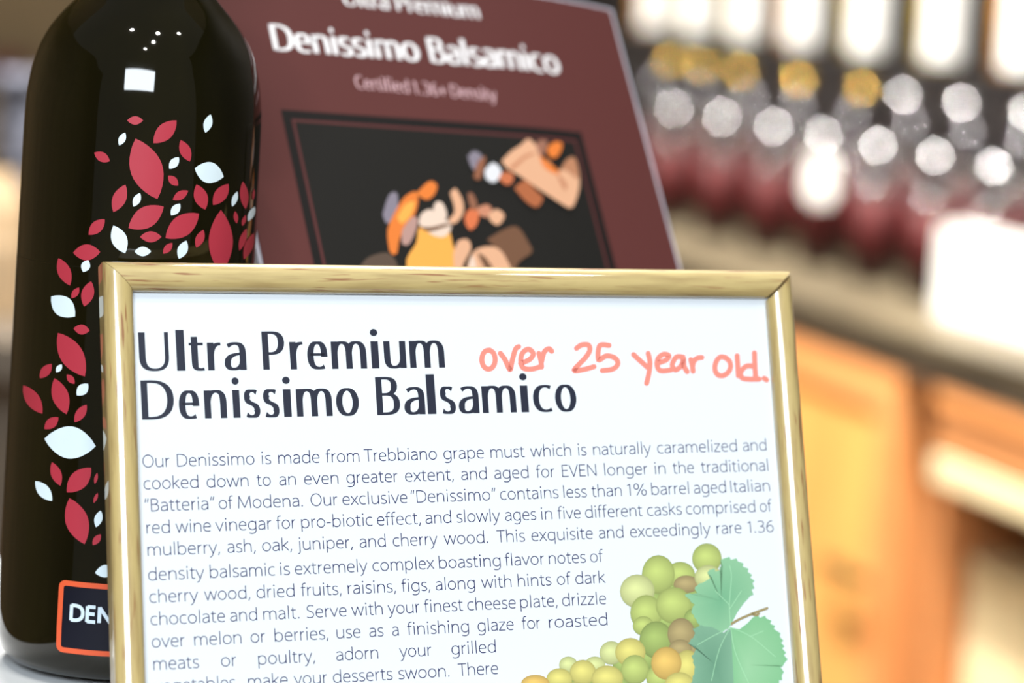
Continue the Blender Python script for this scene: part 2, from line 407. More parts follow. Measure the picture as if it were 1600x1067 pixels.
row([1330, 1232, 1140, 1078, 1030], 0, .37, .224, .027, m_capg, m_bred2, 'balsamic_bottle', 'golden-capped third-row bottle', 'third row of gold-capped bottles',
    ['rightmost golden cap', 'second golden cap from the right', 'middle golden cap', 'second golden cap from the brochure', 'golden cap nearest the brochure'])
SIDE = 1
# back row: tall olive bottles with white labels on a riser
ris = thing('riser_shelf', 'dark wooden riser shelf standing on the counter behind the short bottles', 'shelf', CM)
RZ = face_local(1500, 112, .45).z
pbox('riser_board', -1.2, 3.6, .445, .60, RZ-.012, RZ, m_dark, ris, .002)
pbox('riser_front', -1.2, 3.6, .450, .462, CT_H+.0005, RZ-.0125, m_dark, ris, .002)
tw = ['right edge of the photo', 'second from the right edge', 'third from the right edge', 'fourth from the right edge', 'fifth from the right edge', 'sixth from the right edge', 'just right of the red brochure', 'touching the brochure corner']
for k, px in enumerate([1595, 1470, 1352, 1250, 1160, 1085, 1020]):
    q = face_local(px, 60, .51)
    t = thing('oil_bottle', 'tall white-labelled bottle in the back row, %s' % tw[k], 'bottle', CM @ Matrix.Translation(V(q.x, q.y, RZ+.0004)), 'tall white-labelled bottles in the back row')
    r = .036; h = .30
    lathe('glass_body', [(r*.9, 0), (r, .004), (r, h*.70)]+arcp(r*.35, h*.70, r*.65, 0, 65, 5, h*.09)+[(.014, h*.84), (.013, h*.95), (.015, h*.955), (.015, h)], m_olive if k % 3 else m_amber, t, 24)
    tc0 = counter_local(CAMW)-q; ang = math.atan2(tc0.y, tc0.x)+(.38 if WS > 0 else .38)*SIDE; half = math.radians(58); n = 16
    vs = [((r+.0006)*math.cos(ang-half+2*half*i/n), (r+.0006)*math.sin(ang-half+2*half*i/n), z) for z in (.008, h*.68) for i in range(n+1)]
    obj('paper_label', vs, [(i, i+1, n+2+i, n+1+i) for i in range(n)], m_white, t, True)
# white tag on a front bottle and a price card on the counter
q = face_local(1276, 275, .13)
tagm = thing('hang_tag', 'white rounded paper tag hanging in front of the dark front-row bottles', 'tag', CM)
z1 = face_local(1276, 238, .135).z; z0 = face_local(1276, 318, .135).z; hw = .5*abs(face_local(1252, 275, .135).x-face_local(1300, 275, .135).x)
pts = [(q.x+hw*math.cos(math.radians(a))*(.92 if a < 180 else 1), (z0+z1)/2+((z1-z0)/2-hw*.45)*(1 if a < 180 else -1)+hw*.45*math.sin(math.radians(a))) for a in range(0, 360, 15)]
vs = [(x, WS*.134, z) for x, z in pts]+[(x, WS*.1355, z) for x, z in pts]; n = len(pts)
obj('tag_card', vs, [tuple(range(n)), tuple(reversed(range(n, 2*n)))]+[(i, (i+1) % n, n+(i+1) % n, n+i) for i in range(n)], m_white, tagm)
box('tag_string', q.x-.0008, q.x+.0008, min(WS*.1357, WS*.137), max(WS*.1357, WS*.137), z1-.004, z1+.02, m_white, tagm)
pc = thing('price_card', 'white folded price card standing on the stone counter at the right edge', 'card', CM)
pd = .105; a = face_local(1462, 445, pd); b = face_local(1640, 445, pd); zt = face_local(1530, 362, pd).z
pbox('card_front', b.x, a.x, pd, pd+.0015, CT_H+.0004, zt, m_white, pc, 0)
pbox('card_back', b.x, a.x, pd+.03, pd+.0315, CT_H+.0004, zt-.004, m_white, pc, 0)
pbox('card_fold', b.x, a.x, pd+.0015, pd+.03, zt-.004, zt-.0025, m_white, pc, 0)

# ceiling spot lamps over the counter
m_lamp = mat('lamp_housing', rgb(230, 230, 230), .4)
for k, (s, d) in enumerate(((-.7, -.65), (.2, -.65), (1.1, -.65), (2.1, -.65))):
    p = rel(s, d, 3.05)
    la = area('counter_spot', p, rel(s+.1, .27, CT_H+.16), .13, .13, 760, (1, .95, .88), 'DISK'); la.data.spread = math.radians(72)
    t = thing('ceiling_lamp', 'round white ceiling spot lamp over the counter, %s' % ('nearest the camera', 'second from the camera', 'third from the camera', 'farthest from the camera')[k], 'lamp', Matrix.Translation(p), 'ceiling lamps above the counter')
    lathe('housing', [(.10, .02), (.10, .15), (.0001, .15)], m_lamp, t, 24)
    lathe('trim_ring', [(.085, .0), (.10, .0), (.10, .0195)], m_lamp, t, 24)

# added fill light for the cabinets, unseen over the aisle, with made-up housing
pp = V(-.15, 2.1, 3.08)
area('aisle_fill_light', pp, pp+V(.35, .5, -2), 1.2, .6, 78, (1, .95, .88))
t = thing('fill_light_panel', 'added white housing of the fill light, out of view over the aisle', 'lamp', Matrix.Translation(pp))
for nm, a in (('fill_panel_back', (-.62, .62, -.32, .32, .06, .118)), ('fill_panel_rim', (-.64, -.62, -.32, .32, .0, .118)), ('fill_panel_rim', (.62, .64, -.32, .32, .0, .118))):
    box(nm, *a, m_lamp, t)

# ================================================================ THE WHITE TABLE
BA = P(213, 405, .652)                                # a point on the bottle's axis
ax_c = V(.069, -1, -.112).normalized()                # bottle axis (upwards), camera space
BAX = wdir(ax_c)
BH0 = .0985                                           # that point's height above the bottle's base
base = BA - BAX*BH0; TH = base.z
m_cloth = mat('white_table', rgb(236, 240, 244), .5)
hx = V(SXF.dot(RGT), SXF.dot(FWD), 0).normalized(); hy = V(-hx.y, hx.x, 0)
tc_ = P(700, 1000, .60); TM = axes(V(tc_.x, tc_.y, 0), hx, hy, V(0, 0, 1))
tb = thing('display_table', 'white display table under the large bottle and the picture frame', 'table', TM)
bl_ = TM.inverted() @ base
TX1, TX0, TY0, TY1 = .0905, bl_.x-.050, -.022, .20
box('table_top', TX0, TX1, TY0, TY1, TH-.031, TH-.001, m_cloth, tb, .002)
for x, y in ((TX0+.03, TY0+.03), (TX1-.03, TY0+.03), (TX0+.03, TY1-.03), (TX1-.03, TY1-.03)):
    box('leg', x-.02, x+.02, y-.02, y+.02, .0005, TH-.0315, m_cloth, tb, .002)

# ================================================================ THE BIG BOTTLE
m_glass = mat('black_olive_glass', rgb(10, 9, 4), .04, coat=0, spec=.5, grain=(rgb(28, 25, 6), (12, 12, 3), 3, .25))
zb = BAX; xb = wdir(V(1, 0, 0)); xb = (xb-zb*xb.dot(zb)).normalized(); yb = zb.cross(xb)
BM = axes(base, xb, yb, zb)
bt = thing('wine_bottle', 'large dark glass bottle printed with red and white leaves, behind the framed sign', 'bottle', BM)
SCB = .652/FPX
prof = [(.0001, .004), (.018, .003), (.0235, .0), (.0262, .0006), (.0283, .003), (.0291, .007), (.0293, .013), (.02895, .05)]
for y, hwid in ((430, 186), (405, 185.5), (300, 185), (220, 184.2), (180, 183.5), (150, 181.5), (125, 178), (103, 173), (79, 165.5), (51, 151), (27, 133), (0, 108), (-20, 92), (-45, 79), (-80, 68), (-130, 62), (-200, 60), (-420, 58)):
    prof.append((hwid*SCB*.992, BH0+(405-y)*SCB))
prof += [(.0113, BH0+.129), (.0113, BH0+.140), (.0088, BH0+.141)]
def smooth_prof(p, n=4):
    out = []
    for i in range(len(p)-1):
        a = p[max(0, i-1)]; b = p[i]; c = p[i+1]; d = p[min(len(p)-1, i+2)]
        for k in range(n):
            t = k/n
            out.append(tuple(.5*((2*b[j])+(-a[j]+c[j])*t+(2*a[j]-5*b[j]+4*c[j]-d[j])*t*t+(-a[j]+3*b[j]-3*c[j]+d[j])*t**3) for j in (0, 1)))
    return out+[p[-1]]
bprof = prof[:7]+smooth_prof(prof[7:-3])+prof[-3:]
lathe('glass_body', bprof, m_glass, bt, 128)
lathe('screw_cap', [(.0122, BH0+.118), (.0122, BH0+.150), (.0112, BH0+.152), (.0001, BH0+.152)], mat('black_cap', rgb(20, 20, 22), .3), bt, 48)
BMI = BM.inverted()
def bottle_r(z):
    for i in range(len(bprof)-1):
        if bprof[i][1] <= z <= bprof[i+1][1] and bprof[i+1][1] > bprof[i][1]:
            t = (z-bprof[i][1])/(bprof[i+1][1]-bprof[i][1]); return bprof[i][0]*(1-t)+bprof[i+1][0]*t
    return .0285
def on_bottle(px, py, off=.00012):
    o = BMI @ CAMW; d = (BMI.to_3x3() @ wdir(ray(px, py))).normalized(); r = .0288
    for _ in range(6):
        A = d.x*d.x+d.y*d.y; B = o.x*d.x+o.y*d.y; C = o.x*o.x+o.y*o.y-(r+off)**2
        D = max(0, B*B-A*C); t = (-B-math.sqrt(D))/A; p = o+d*t; r = bottle_r(p.z)
    return p
m_lr = mat('leaf_red', rgb(178, 54, 70), .45, spec=.3)
m_lw = mat('leaf_white', rgb(222, 240, 250), .4, spec=.3)
A1 = lambda x, y: (x/2.5405, y/2.5405)
A2 = lambda x, y: (x/2.5405, 400+y/2.5405)
A3 = lambda x, y: (x/3.367, 750+y/3.367)
reds1 = [(505,478,568,478,34),(609,568,701,478,64),(538,550,625,790,128),(717,556,754,641,44),(374,606,436,640,38),(668,697,707,737,32),(686,793,747,757,34),(780,732,815,832,54),(846,814,907,730,50),(498,733,450,842,54),(510,905,650,820,84),(657,945,790,848,84),(352,932,416,870,46),(556,940,641,940,44),(648,1007,684,964,28),(779,983,808,912,34),(877,833,876,1085,96),(290,1003,398,1000,64),(964,720,975,830,34),(933,838,940,887,18),(975,853,962,897,16),(978,907,950,995,26),(1007,925,968,1030,34),(1009,750,1004,795,10)]
reds2 = [(232,8,278,117,52),(284,168,314,125,26),(362,100,334,200,50),(292,287,356,296,40),(230,305,337,478,92),(158,485,205,428,38),(265,470,296,507,26),(216,485,264,628,66),(92,513,168,626,56),(296,660,344,590,38),(176,686,232,640,40),(206,818,240,912,42),(265,938,362,840,72),(386,860,376,905,14),(388,940,372,980,14)]
reds3 = [(365,95,445,337,120),(530,285,488,342,36)]
wh1 = [(836,454,815,527,34),(497,526,473,577,28),(710,624,672,670,34),(773,668,888,702,84),(556,766,530,820,30),(715,808,679,855,33),(942,760,922,820,22),(1012,820,985,878,24),(450,895,497,1005,62),(534,998,600,998,38),(740,955,710,1027,40),(350,1032,330,1080,36)]
wh2 = [(203,160,298,240,80),(245,430,223,462,22),(350,507,305,553,42),(176,725,380,755,128),(140,893,207,972,48)]
wh3 = [(530,160,505,248,42),(500,488,610,470,66)]
def leaf_print(a, b, w, m):
    n = 12; pts = []
    dx, dy = b[0]-a[0], b[1]-a[1]; l = math.hypot(dx, dy); nx, ny = -dy/l, dx/l
    rows = []
    for i in range(n+1):
        t = i/n; hw_ = w/2*(math.sin(PI*t)**.82 if 0 < t < 1 else 0)
        row_ = []
        for k in range(-3, 4):
            row_.append(on_bottle(a[0]+dx*t+nx*hw_*k/3, a[1]+dy*t+ny*hw_*k/3))
        rows.append(row_)
    vs = [p for r in rows for p in r]; fs = [(i*7+k, i*7+k+1, (i+1)*7+k+1, (i+1)*7+k) for i in range(n) for k in range(6)]
    obj('printed_leaf', vs, fs, m, bt, True)
for lst, f, sc, m in ((reds1, A1, 2.5405, m_lr), (reds2, A2, 2.5405, m_lr), (reds3, A3, 3.367, m_lr), (wh1, A1, 2.5405, m_lw), (wh2, A2, 2.5405, m_lw), (wh3, A3, 3.367, m_lw)):
    for x0, y0, x1, y1, w in lst: leaf_print(f(x0, y0), f(x1, y1), w/sc, m)
# the square label low on the bottle, laid on the cylinder in (angle, height) coordinates
m_navy = mat('navy_label', rgb(13, 15, 30), .45, spec=.25); m_orange = mat('orange_border', rgb(226, 92, 52), .45); m_lt = mat('pale_letters', rgb(214, 232, 248), .45)
pTL = on_bottle(93, 905); pBL = on_bottle(85.5, 1017)
a0 = math.atan2(pTL.y, pTL.x); zt_, zb_ = pTL.z, pBL.z; RB = .0291
def lab(u, v, off): r = max(bottle_r(zb_+v), .0288)+off; a = a0+u/RB; return V(r*math.cos(a), r*math.sin(a), zb_+v)
LH = zt_-zb_; LW = .034
def rr(x0, x1, y0, y1, r, n=5):
    pts = []
    for cx_, cy_, s_ in ((x1-r, y1-r, 0), (x0+r, y1-r, 90), (x0+r, y0+r, 180), (x1-r, y0+r, 270)):
        for k in range(n+1):
            t = math.radians(s_+90*k/n); pts.append((cx_+r*math.cos(t), cy_+r*math.sin(t)))
    return pts
def patch(x0, x1, y0, y1, off):
    nx, ny = 24, 4; vs = [lab(x0+(x1-x0)*i/nx, y0+(y1-y0)*j/ny, off) for j in range(ny+1) for i in range(nx+1)]
    return vs, [(j*(nx+1)+i, j*(nx+1)+i+1, (j+1)*(nx+1)+i+1, (j+1)*(nx+1)+i) for j in range(ny) for i in range(nx)]
bw = .00125
vs, fs = patch(bw*.5, LW-bw*.5, bw*.5, LH-bw*.5, .00014); bl = obj('front_label', vs, fs, m_navy, bt, True)
o_ = rr(0, LW, 0, LH, .0017); i_ = rr(bw, LW-bw, bw, LH-bw, .0006)
def dens(pp):
    out = []
    for i in range(len(pp)):
        a, b = pp[i], pp[(i+1) % len(pp)]; k = 10 if math.dist(a, b) > .004 else 1
        out += [(a[0]+(b[0]-a[0])*t/k, a[1]+(b[1]-a[1])*t/k) for t in range(k)]
    return out
o_, i_ = dens(o_), dens(i_); n = len(o_)
obj('label_border', [lab(*p, .0002) for p in o_]+[lab(*p, .0002) for p in i_], [(k, (k+1) % n, n+(k+1) % n, n+k) for k in range(n)], m_orange, bl, True)
vs, fs = [], []
word('DENISSIMO', .0031, .0309, LH*.46, .0056, light_w(150), vs, fs, 0, gap=30)
vs = [lab(x, y, .0002) for x, y, _ in vs]; obj('label_lettering', vs, fs, m_lt, bl)

# ================================================================ THE FRAMED SIGN
SO = P(223.17, 730.49, .600)                           # start of the first body line on the sheet
SS = .600                                              # depth scale of the fit
sx, syu = wdir(SX), wdir(-SY); sn = wdir(-SN)          # right, up, towards the camera
xf = wdir(SXF); yf = sn.cross(xf).normalized()
SM = axes(SO, sx, syu, sn); SMI = SM.inverted()
def sheet(px, py, h=0.0):
    p = hit(px, py, SO+sn*h, sn); q = SMI @ p; return q
FM = axes(SO, xf, yf, sn); FMI = FM.inverted()
def fr_(px, py, h): return FMI @ hit(px, py, SO+sn*h, sn)
LIP = .0014
# frame opening
TLx = fr_(203, 453, LIP); TRx = fr_(1196, 467, LIP); TR0 = fr_(1196, 467, 0)
BLx = fr_(231, 1040, LIP); BRx = fr_(1236, 1040, 0)
X0 = (TLx.x+BLx.x)/2; X1 = (TR0.x+BRx.x)/2; Y1 = (TLx.y+TRx.y)/2
# bottom: where the outer edge meets the table top
W_, DEP, TOPH = .0067, .0080, .0040                    # moulding width, depth, crest height above the sheet
def zw(x, y, h): return (FM @ V(x, y, h)).z
slope = (zw(0, 1, 0)-zw(0, 0, 0)); backh = TOPH-DEP
Y0o = (TH-zw(0, 0, backh))/slope+.0004
Y0 = Y0o+W_
root = thing('framed_sign', 'light wooden picture frame holding a printed white product sign with red handwriting', 'picture frame', FM)
m_wood = mat('pale_beech', rgb(222, 192, 118), .42, coat=.9, coat_rough=.03)
def wood(name, st):
    m = m_wood.copy(); m.name = name; nt = m.node_tree; b = nt.nodes['Principled BSDF']; b.inputs['Coat IOR'].default_value = 1.75
    tc = nt.nodes.new('ShaderNodeTexCoord'); mp = nt.nodes.new('ShaderNodeMapping'); mp.inputs['Scale'].default_value = st
    nz = nt.nodes.new('ShaderNodeTexNoise'); nz.inputs['Scale'].default_value = 600; nz.inputs['Detail'].default_value = 5
    rp = nt.nodes.new('ShaderNodeValToRGB'); e = rp.color_ramp.elements
    e[0].position = .30; e[0].color = rgb(172, 149, 98); e[1].position = .56; e[1].color = rgb(196, 175, 118)
    n2 = nt.nodes.new('ShaderNodeTexNoise'); n2.inputs['Scale'].default_value = 1300; n2.inputs['Detail'].default_value = 2
    mp2 = nt.nodes.new('ShaderNodeMapping'); mp2.inputs['Scale'].default_value = tuple(c if c > .5 else c*.6 for c in st)
    r2 = nt.nodes.new('ShaderNodeValToRGB'); g = r2.color_ramp.elements
    g[0].position = .60; g[0].color = (0, 0, 0, 1); g[1].position = .70; g[1].color = (1, 1, 1, 1)
    mx = nt.nodes.new('ShaderNodeMixRGB'); mx.inputs['Color2'].default_value = rgb(150, 104, 66)
    l = nt.links.new
    l(tc.outputs['Object'], mp.inputs['Vector']); l(mp.outputs['Vector'], nz.inputs['Vector']); l(nz.outputs['Fac'], rp.inputs['Fac'])
    l(tc.outputs['Object'], mp2.inputs['Vector']); l(mp2.outputs['Vector'], n2.inputs['Vector']); l(n2.outputs['Fac'], r2.inputs['Fac'])
    l(r2.outputs['Color'], mx.inputs['Fac']); l(rp.outputs['Color'], mx.inputs['Color1']); l(mx.outputs['Color'], b.inputs['Base Color'])
    return m
wood_h = wood('pale_beech_horizontal', (.10, 1, 1)); wood_v = wood('pale_beech_vertical', (1, .10, 1))
pr = [(0, backh), (0, TOPH-.0030)]
pr += [(W_/2-W_/2*math.cos(math.radians(t)), TOPH-.0028+.0028*math.sin(math.radians(t))) for t in range(4, 177, 6)]
pr += [(W_, LIP*.9), (W_, .00025), (W_-.0022, .00025), (W_-.0022, backh)]
def mould(name, fa, fb, m):
    """fa / fb (u, h) -> end points of the moulding"""
    n = len(pr); vs = [fa(u, h) for u, h in pr]+[fb(u, h) for u, h in pr]
    fs = [(i, (i+1) % n, n+(i+1) % n, n+i) for i in range(n)]+[tuple(range(n)), tuple(reversed(range(n, 2*n)))]
    bm = bmesh.new(); bv = [bm.verts.new(v) for v in vs]
    for q in fs: bm.faces.new([bv[i] for i in q])
    o = bmobj(name, bm, m, root)
    for p in o.data.polygons: p.use_smooth = len(p.vertices) == 4
    mod = o.modifiers.new('es', 'EDGE_SPLIT'); mod.split_angle = math.radians(28)
    return o
xl, xr, yt, yb2 = X0-W_, X1+W_, Y1+W_, Y0o
g = .00006
mould('moulding_left', lambda u, h: (xl+u, yt-u-g, h), lambda u, h: (xl+u, yb2+u+g, h), wood_v).name = 'frame_moulding'
mould('frame_moulding', lambda u, h: (xl+u+g, yt-u, h), lambda u, h: (xr-u-.0001, yt-u, h), wood_h)
mould('frame_moulding', lambda u, h: (xr-u, yt-u*.93-.00105, h), lambda u, h: (xr-u, yb2+u+g, h), wood_v)
mould('frame_moulding', lambda u, h: (xl+u+g, yb2+u, h), lambda u, h: (xr-u-g, yb2+u, h), wood_h)
# backing, sheet, pane
m_back = mat('black_backing', rgb(24, 24, 28), .8)
box('backing_board', xl+.0048, xr-.0048, yb2+.0048, yt-.0048, backh, -.0005, m_back, root)
m_sheet = mat('printed_sheet_paper', rgb(236, 242, 248), .55, spec=.35)
ps = box('printed_sheet', X0-.001, X1+.001, Y0-.001, Y1+.001, -.0004, 0, m_sheet, root)
# easel strut behind, reaching the table
sb = FM @ V(X0+(X1-X0)*.72, yb2+.062, backh-.0005)
dirb = V(-sn.x, -sn.y, 0).normalized()
foot = V(sb.x, sb.y, TH)+dirb*.010
c1 = FMI @ sb; c2 = FMI @ foot
wv = V(.009, 0, 0); tv = V(0, 0, -.0025)
vs = [c1-wv, c1+wv, c2+wv*1.6, c2-wv*1.6]; vs = vs+[v+tv for v in vs]
obj('easel_strut', vs, [(0, 1, 2, 3), (7, 6, 5, 4), (0, 4, 5, 1), (1, 5, 6, 2), (2, 6, 7, 3), (3, 7, 4, 0)], m_back, root)
# clear pane
m_pane = bpy.data.materials.new('clear_pane'); m_pane.use_nodes = True; nt = m_pane.node_tree; nt.nodes.clear()
out = nt.nodes.new('ShaderNodeOutputMaterial'); mix = nt.nodes.new('ShaderNodeMixShader'); tr = nt.nodes.new('ShaderNodeBsdfTransparent'); gl = nt.nodes.new('ShaderNodeBsdfGlossy')
fz = nt.nodes.new('ShaderNodeFresnel'); fz.inputs['IOR'].default_value = 1.25; gl.inputs['Roughness'].default_value = .06
nt.links.new(fz.outputs[0], mix.inputs[0]); nt.links.new(tr.outputs[0], mix.inputs[1]); nt.links.new(gl.outputs[0], mix.inputs[2]); nt.links.new(mix.outputs[0], out.inputs[0])
box('glass_pane', X0-.0015, X1+.0015, Y0-.0015, Y1+.0015, .00012, .00022, m_pane, root)
# the print lives in sheet coordinates (rotated a little against the frame)
PM = FMI @ SM
def printed(name, vs, fs, m, colors=None):
    vs2 = [PM @ Vector(v) for v in vs]
    return obj(name, vs2, fs, m, ps, False, None, colors)
m_ink = mat('dark_ink', rgb(28, 34, 54), .45, spec=.3)
m_ink2 = mat('text_ink', rgb(34, 38, 92), .5, spec=.3)
INK = .00002
Z4 = lambda a: 200+a/4.4444
Z5 = lambda a: 540+a/4.4444
Z6 = lambda a: 880+a/4.4444
Z7 = lambda a: 200+a/4
Z8 = lambda a: 580+a/4
lines = [
 [('Our',Z4,102,290),('Denissimo',Z4,342,880),('is',Z4,930,995),('made',Z4,1045,1332),('from',Z4,1375,1608),('Trebbiano',Z5,130,635),('grape',Z5,682,962),('must',Z5,1008,1245),('which',Z5,1285,1568),('is',Z6,105,163),('naturally',Z6,210,612),('caramelized',Z6,655,1208),('and',Z6,1250,1413)],
 [('cooked',Z4,110,490),('down',Z4,548,838),('to',Z4,895,993),('an',Z4,1052,1167),('even',Z4,1225,1462),('greater',Z5,8,362),('extent,',Z5,415,752),('and',Z5,805,982),('aged',Z5,1035,1272),('for',Z5,1325,1452),('EVEN',Z5,1505,1743),('longer',Z6,288,587),('in',Z6,638,713),('the',Z6,763,910),('traditional',Z6,960,1425)],
 [('\u201cBatteria\u201d',Z4,118,603),('of',Z4,632,732),('Modena.',Z4,765,1215),('Our',Z4,1270,1455),('exclusive',Z5,-20,430),('\u201cDenissimo\u201d',Z5,455,1045),('contains',Z5,1075,1480),('less',Z6,4,165),('than',Z6,200,408),('1%',Z6,447,582),('barrel',Z6,615,875),('aged',Z6,910,1132),('Italian',Z6,1165,1437)],
 [('red',Z4,130,292),('wine',Z4,332,577),('vinegar',Z4,608,997),('for',Z4,1032,1165),('pro-biotic',Z4,1205,1699),('effect,',Z5,220,523),('and',Z5,557,735),('slowly',Z5,773,1075),('ages',Z5,1110,1325),('in',Z5,1360,1437),('five',Z6,-36,123),('different',Z6,155,552),('casks',Z6,585,825),('comprised',Z6,855,1335),('of',Z6,1368,1452)],
 [('mulberry,',Z4,137,640),('ash,',Z4,692,887),('oak,',Z4,933,1140),('juniper,',Z4,1180,1562),('and',Z5,100,280),('cherry',Z5,330,640),('wood.',Z5,685,990),('This',Z5,1052,1247),('exquisite',Z6,-218,207),('and',Z6,250,420),('exceedingly',Z6,467,1025),('rare',Z6,1068,1240),('1.36',Z6,1285,1463)],
 [('density',Z7,127,478),('balsamic',Z7,513,920),('is',Z7,952,1013),('extremely',Z7,1045,1498),('complex',Z8,10,395),('boasting',Z8,425,810),('flavor',Z8,838,1083),('notes',Z8,1112,1342),('of',Z8,1370,1452)],
 [('cherry',Z7,135,440),('wood,',Z7,478,765),('dried',Z7,805,1042),('fruits,',Z7,1083,1335),('raisins,',Z8,-145,155),('figs,',Z8,192,370),('along',Z8,405,650),('with',Z8,690,878),('hints',Z8,918,1127),('of',Z8,1163,1250),('dark',Z8,1278,1465)],
 [('chocolate',Z7,142,608),('and',Z7,640,808),('malt.',Z7,847,1072),('Serve',Z7,1118,1368),('with',Z7,1398,1593),('your',Z8,105,303),('finest',Z8,333,575),('cheese',Z8,603,905),('plate,',Z8,933,1165),('drizzle',Z8,1195,1470)],
 [('over',Z7,150,355),('melon',Z7,415,710),('or',Z7,768,858),('berries,',Z7,918,1253),('use',Z7,1305,1455),('as',Z8,-10,78),('a',Z8,133,173),('finishing',Z8,228,612),('glaze',Z8,667,892),('for',Z8,945,1058),('roasted',Z8,1112,1478)],
 [('meats',Z7,160,445),('or',Z7,583,677),('poultry,',Z7,815,1170),('adorn',Z7,1303,1565),('your',Z8,178,377),('grilled',Z8,503,780)],
 [('vegetables,',Z7,165,693),('make',Z7,752,1000),('your',Z7,1038,1245),('desserts',Z7,1283,1655),('swoon.',Z8,172,490),('There',Z8,545,795)],
]
SP, GAP = .00824926*SS, .00093349*SS
wf = light_w(52)
EM = .0202*SS/.674*.235
def px_at(v, px):                                       # sheet x where the line at height v is seen at column px
    lo, hi = -.05, .25
    for _ in range(40):
        mid = (lo+hi)/2; p = (SM @ V(mid, v, 0))-CAMW
        x = CX+FPX*p.dot(camo_r)/p.dot(camo_f)
        if x < px: lo = mid
        else: hi = mid
    return lo
camo_r, camo_f = r_, -b_
for i, ln in enumerate(lines):
    v = -(i*SP+(GAP if i >= 5 else 0)); vs, fs = [], []
    for t, f, a, b in ln:
        word(t, px_at(v, f(a)), px_at(v, f(b)), v, EM, wf, vs, fs, INK)
    printed('text_line', vs, fs, m_ink2)
# a further two lines continue below the picture's edge in the same column
# heading, one glyph at a time
Zb = lambda a: 540+a/4
h1 = [('U',Z4,82,290),('l',Z4,342,400),('t',Z4,430,535),('r',Z4,557,652),('a',Z4,673,825),('P',Z4,940,1095),('r',Z4,1130,1222),('e',Z4,1250,1390),('m',Z4,1418,1661),('i',Zb,165,212),('u',Zb,245,382),('m',Zb,405,622)]
h2 = [('D',Z4,98,325),('e',Z4,358,500),('n',Z4,535,690),('i',Z4,733,782),('s',Z4,812,922),('s',Z4,945,1055),('i',Z4,1085,1138),('m',Z4,1175,1422),('o',Z4,1450,1609),('B',Zb,198,345),('a',Zb,370,500),('l',Zb,515,568),('s',Zb,597,692),('a',Zb,710,838),('m',Zb,858,1070),('i',Zb,1100,1147),('c',Zb,1177,1295),('o',Zb,1315,1448)]
HEM = sheet(224, 594.6).y-sheet(224, 655.8).y; HEM = HEM/.674
hw = nib(124, 46)
for hl, (bx0, by0, bx1, by1) in ((h1, (222, 580, 695, 574.3)), (h2, (225, 655.6, 886, 642.8))):
    p0, p1 = sheet(bx0, by0), sheet(bx1, by1); vs, fs = [], []
    sl = (p1.y-p0.y)/(p1.x-p0.x); yfun = lambda x: p0.y+(x-p0.x)*sl
    for ch, f, a, b in hl:
        x0, x1 = px_at(p0.y, f(a)), px_at(p0.y, f(b))
        # nib widths are divided by the horizontal squeeze so that stems keep their weight
        hs = 1.0
        for _ in range(4):
            w_ = nib(114/hs, 46); e0, e1 = ink_extent(ch, w_); hs = (x1-x0)/(e1-e0)/(HEM/1000)
        if ch in 'li': w_ = nib(114, 46)
        word(ch, x0, x1, yfun, HEM, w_, vs, fs, INK, dots=1.45)
    printed('printed_heading', vs, fs, m_ink)
# handwriting in marker
m_mark = mat('red_marker', rgb(246, 146, 130), .6, spec=.2)
hwr = [[(133+32*math.cos(t/10*2*PI-1.4), 190+46*math.sin(t/10*2*PI-1.4)) for t in range(11)],
 [(190,160),(212,190),(236,238),(246,198),(262,142),(278,128)],
 [(287,208),(330,190),(348,162),(325,140),(297,158),(288,195),(300,230),(340,236),(382,224)],
 [(375,160),(385,195),(388,226)],[(388,200),(400,155),(422,138),(437,150)],
 [(556,136),(580,120),(612,120),(620,145),(598,182),(545,240),(590,238),(640,224)],
 [(712,122),(667,124),(662,190),(700,172),(740,182),(755,210),(730,236),(680,243)],
 [(830,166),(858,192),(896,226)],[(900,160),(909,200),(905,250),(893,304)],
 [(942,208),(985,193),(1000,172),(975,164),(948,185),(944,222),(962,244),(1010,240)],
 [(1068,178),(1036,178),(1016,215),(1032,240),(1060,218),(1070,185),(1073,222),(1088,248)],
 [(1105,190),(1113,220),(1116,246)],[(1114,220),(1122,195),(1140,182),(1158,180)],
 [(1256+37*math.cos(t/10*2*PI-1.2)+4*math.sin(t), 222+46*math.sin(t/10*2*PI-1.2)) for t in range(11)],
 [(1328,172),(1331,220),(1334,268)],
 [(1404,222),(1372,222),(1346,250),(1352,278),(1385,284),(1434,284)],[(1411,158),(1413,215),(1417,276)],[(1458,280),(1470,288)]]
def catmull(p, n=5):
    out = []
    for i in range(len(p)-1):
        a = p[max(0, i-1)]; b = p[i]; c = p[i+1]; d = p[min(len(p)-1, i+2)]
        for k in range(n):
            t = k/n
            out.append(tuple(.5*((2*b[j])+(-a[j]+c[j])*t+(2*a[j]-5*b[j]+4*c[j]-d[j])*t*t+(-a[j]+3*b[j]-3*c[j]+d[j])*t**3) for j in (0, 1)))
    return out+[p[-1]]
vs, fs = [], []
def mk(x, y):
    q = sheet(720+x/3.077, 500-y/3.077); return (q.x, q.y, INK*1.6+LIFT[0])
LIFT = [0.0]
for st in hwr:
    LIFT[0] += 1e-6
    p = [(x, -y) for x, y in catmull(st)]
    pen(p, light_w(25), vs, fs, mk)
    for e in (p[0], p[-1]):
        LIFT[0] += 1e-6
        b = len(vs)
        for k in range(12): vs.append(mk(e[0]+12.5*math.cos(2*PI*k/12), e[1]+12.5*math.sin(2*PI*k/12)))
        fs.append(tuple(b+k for k in range(12)))
printed('handwriting', vs, fs, m_mark)
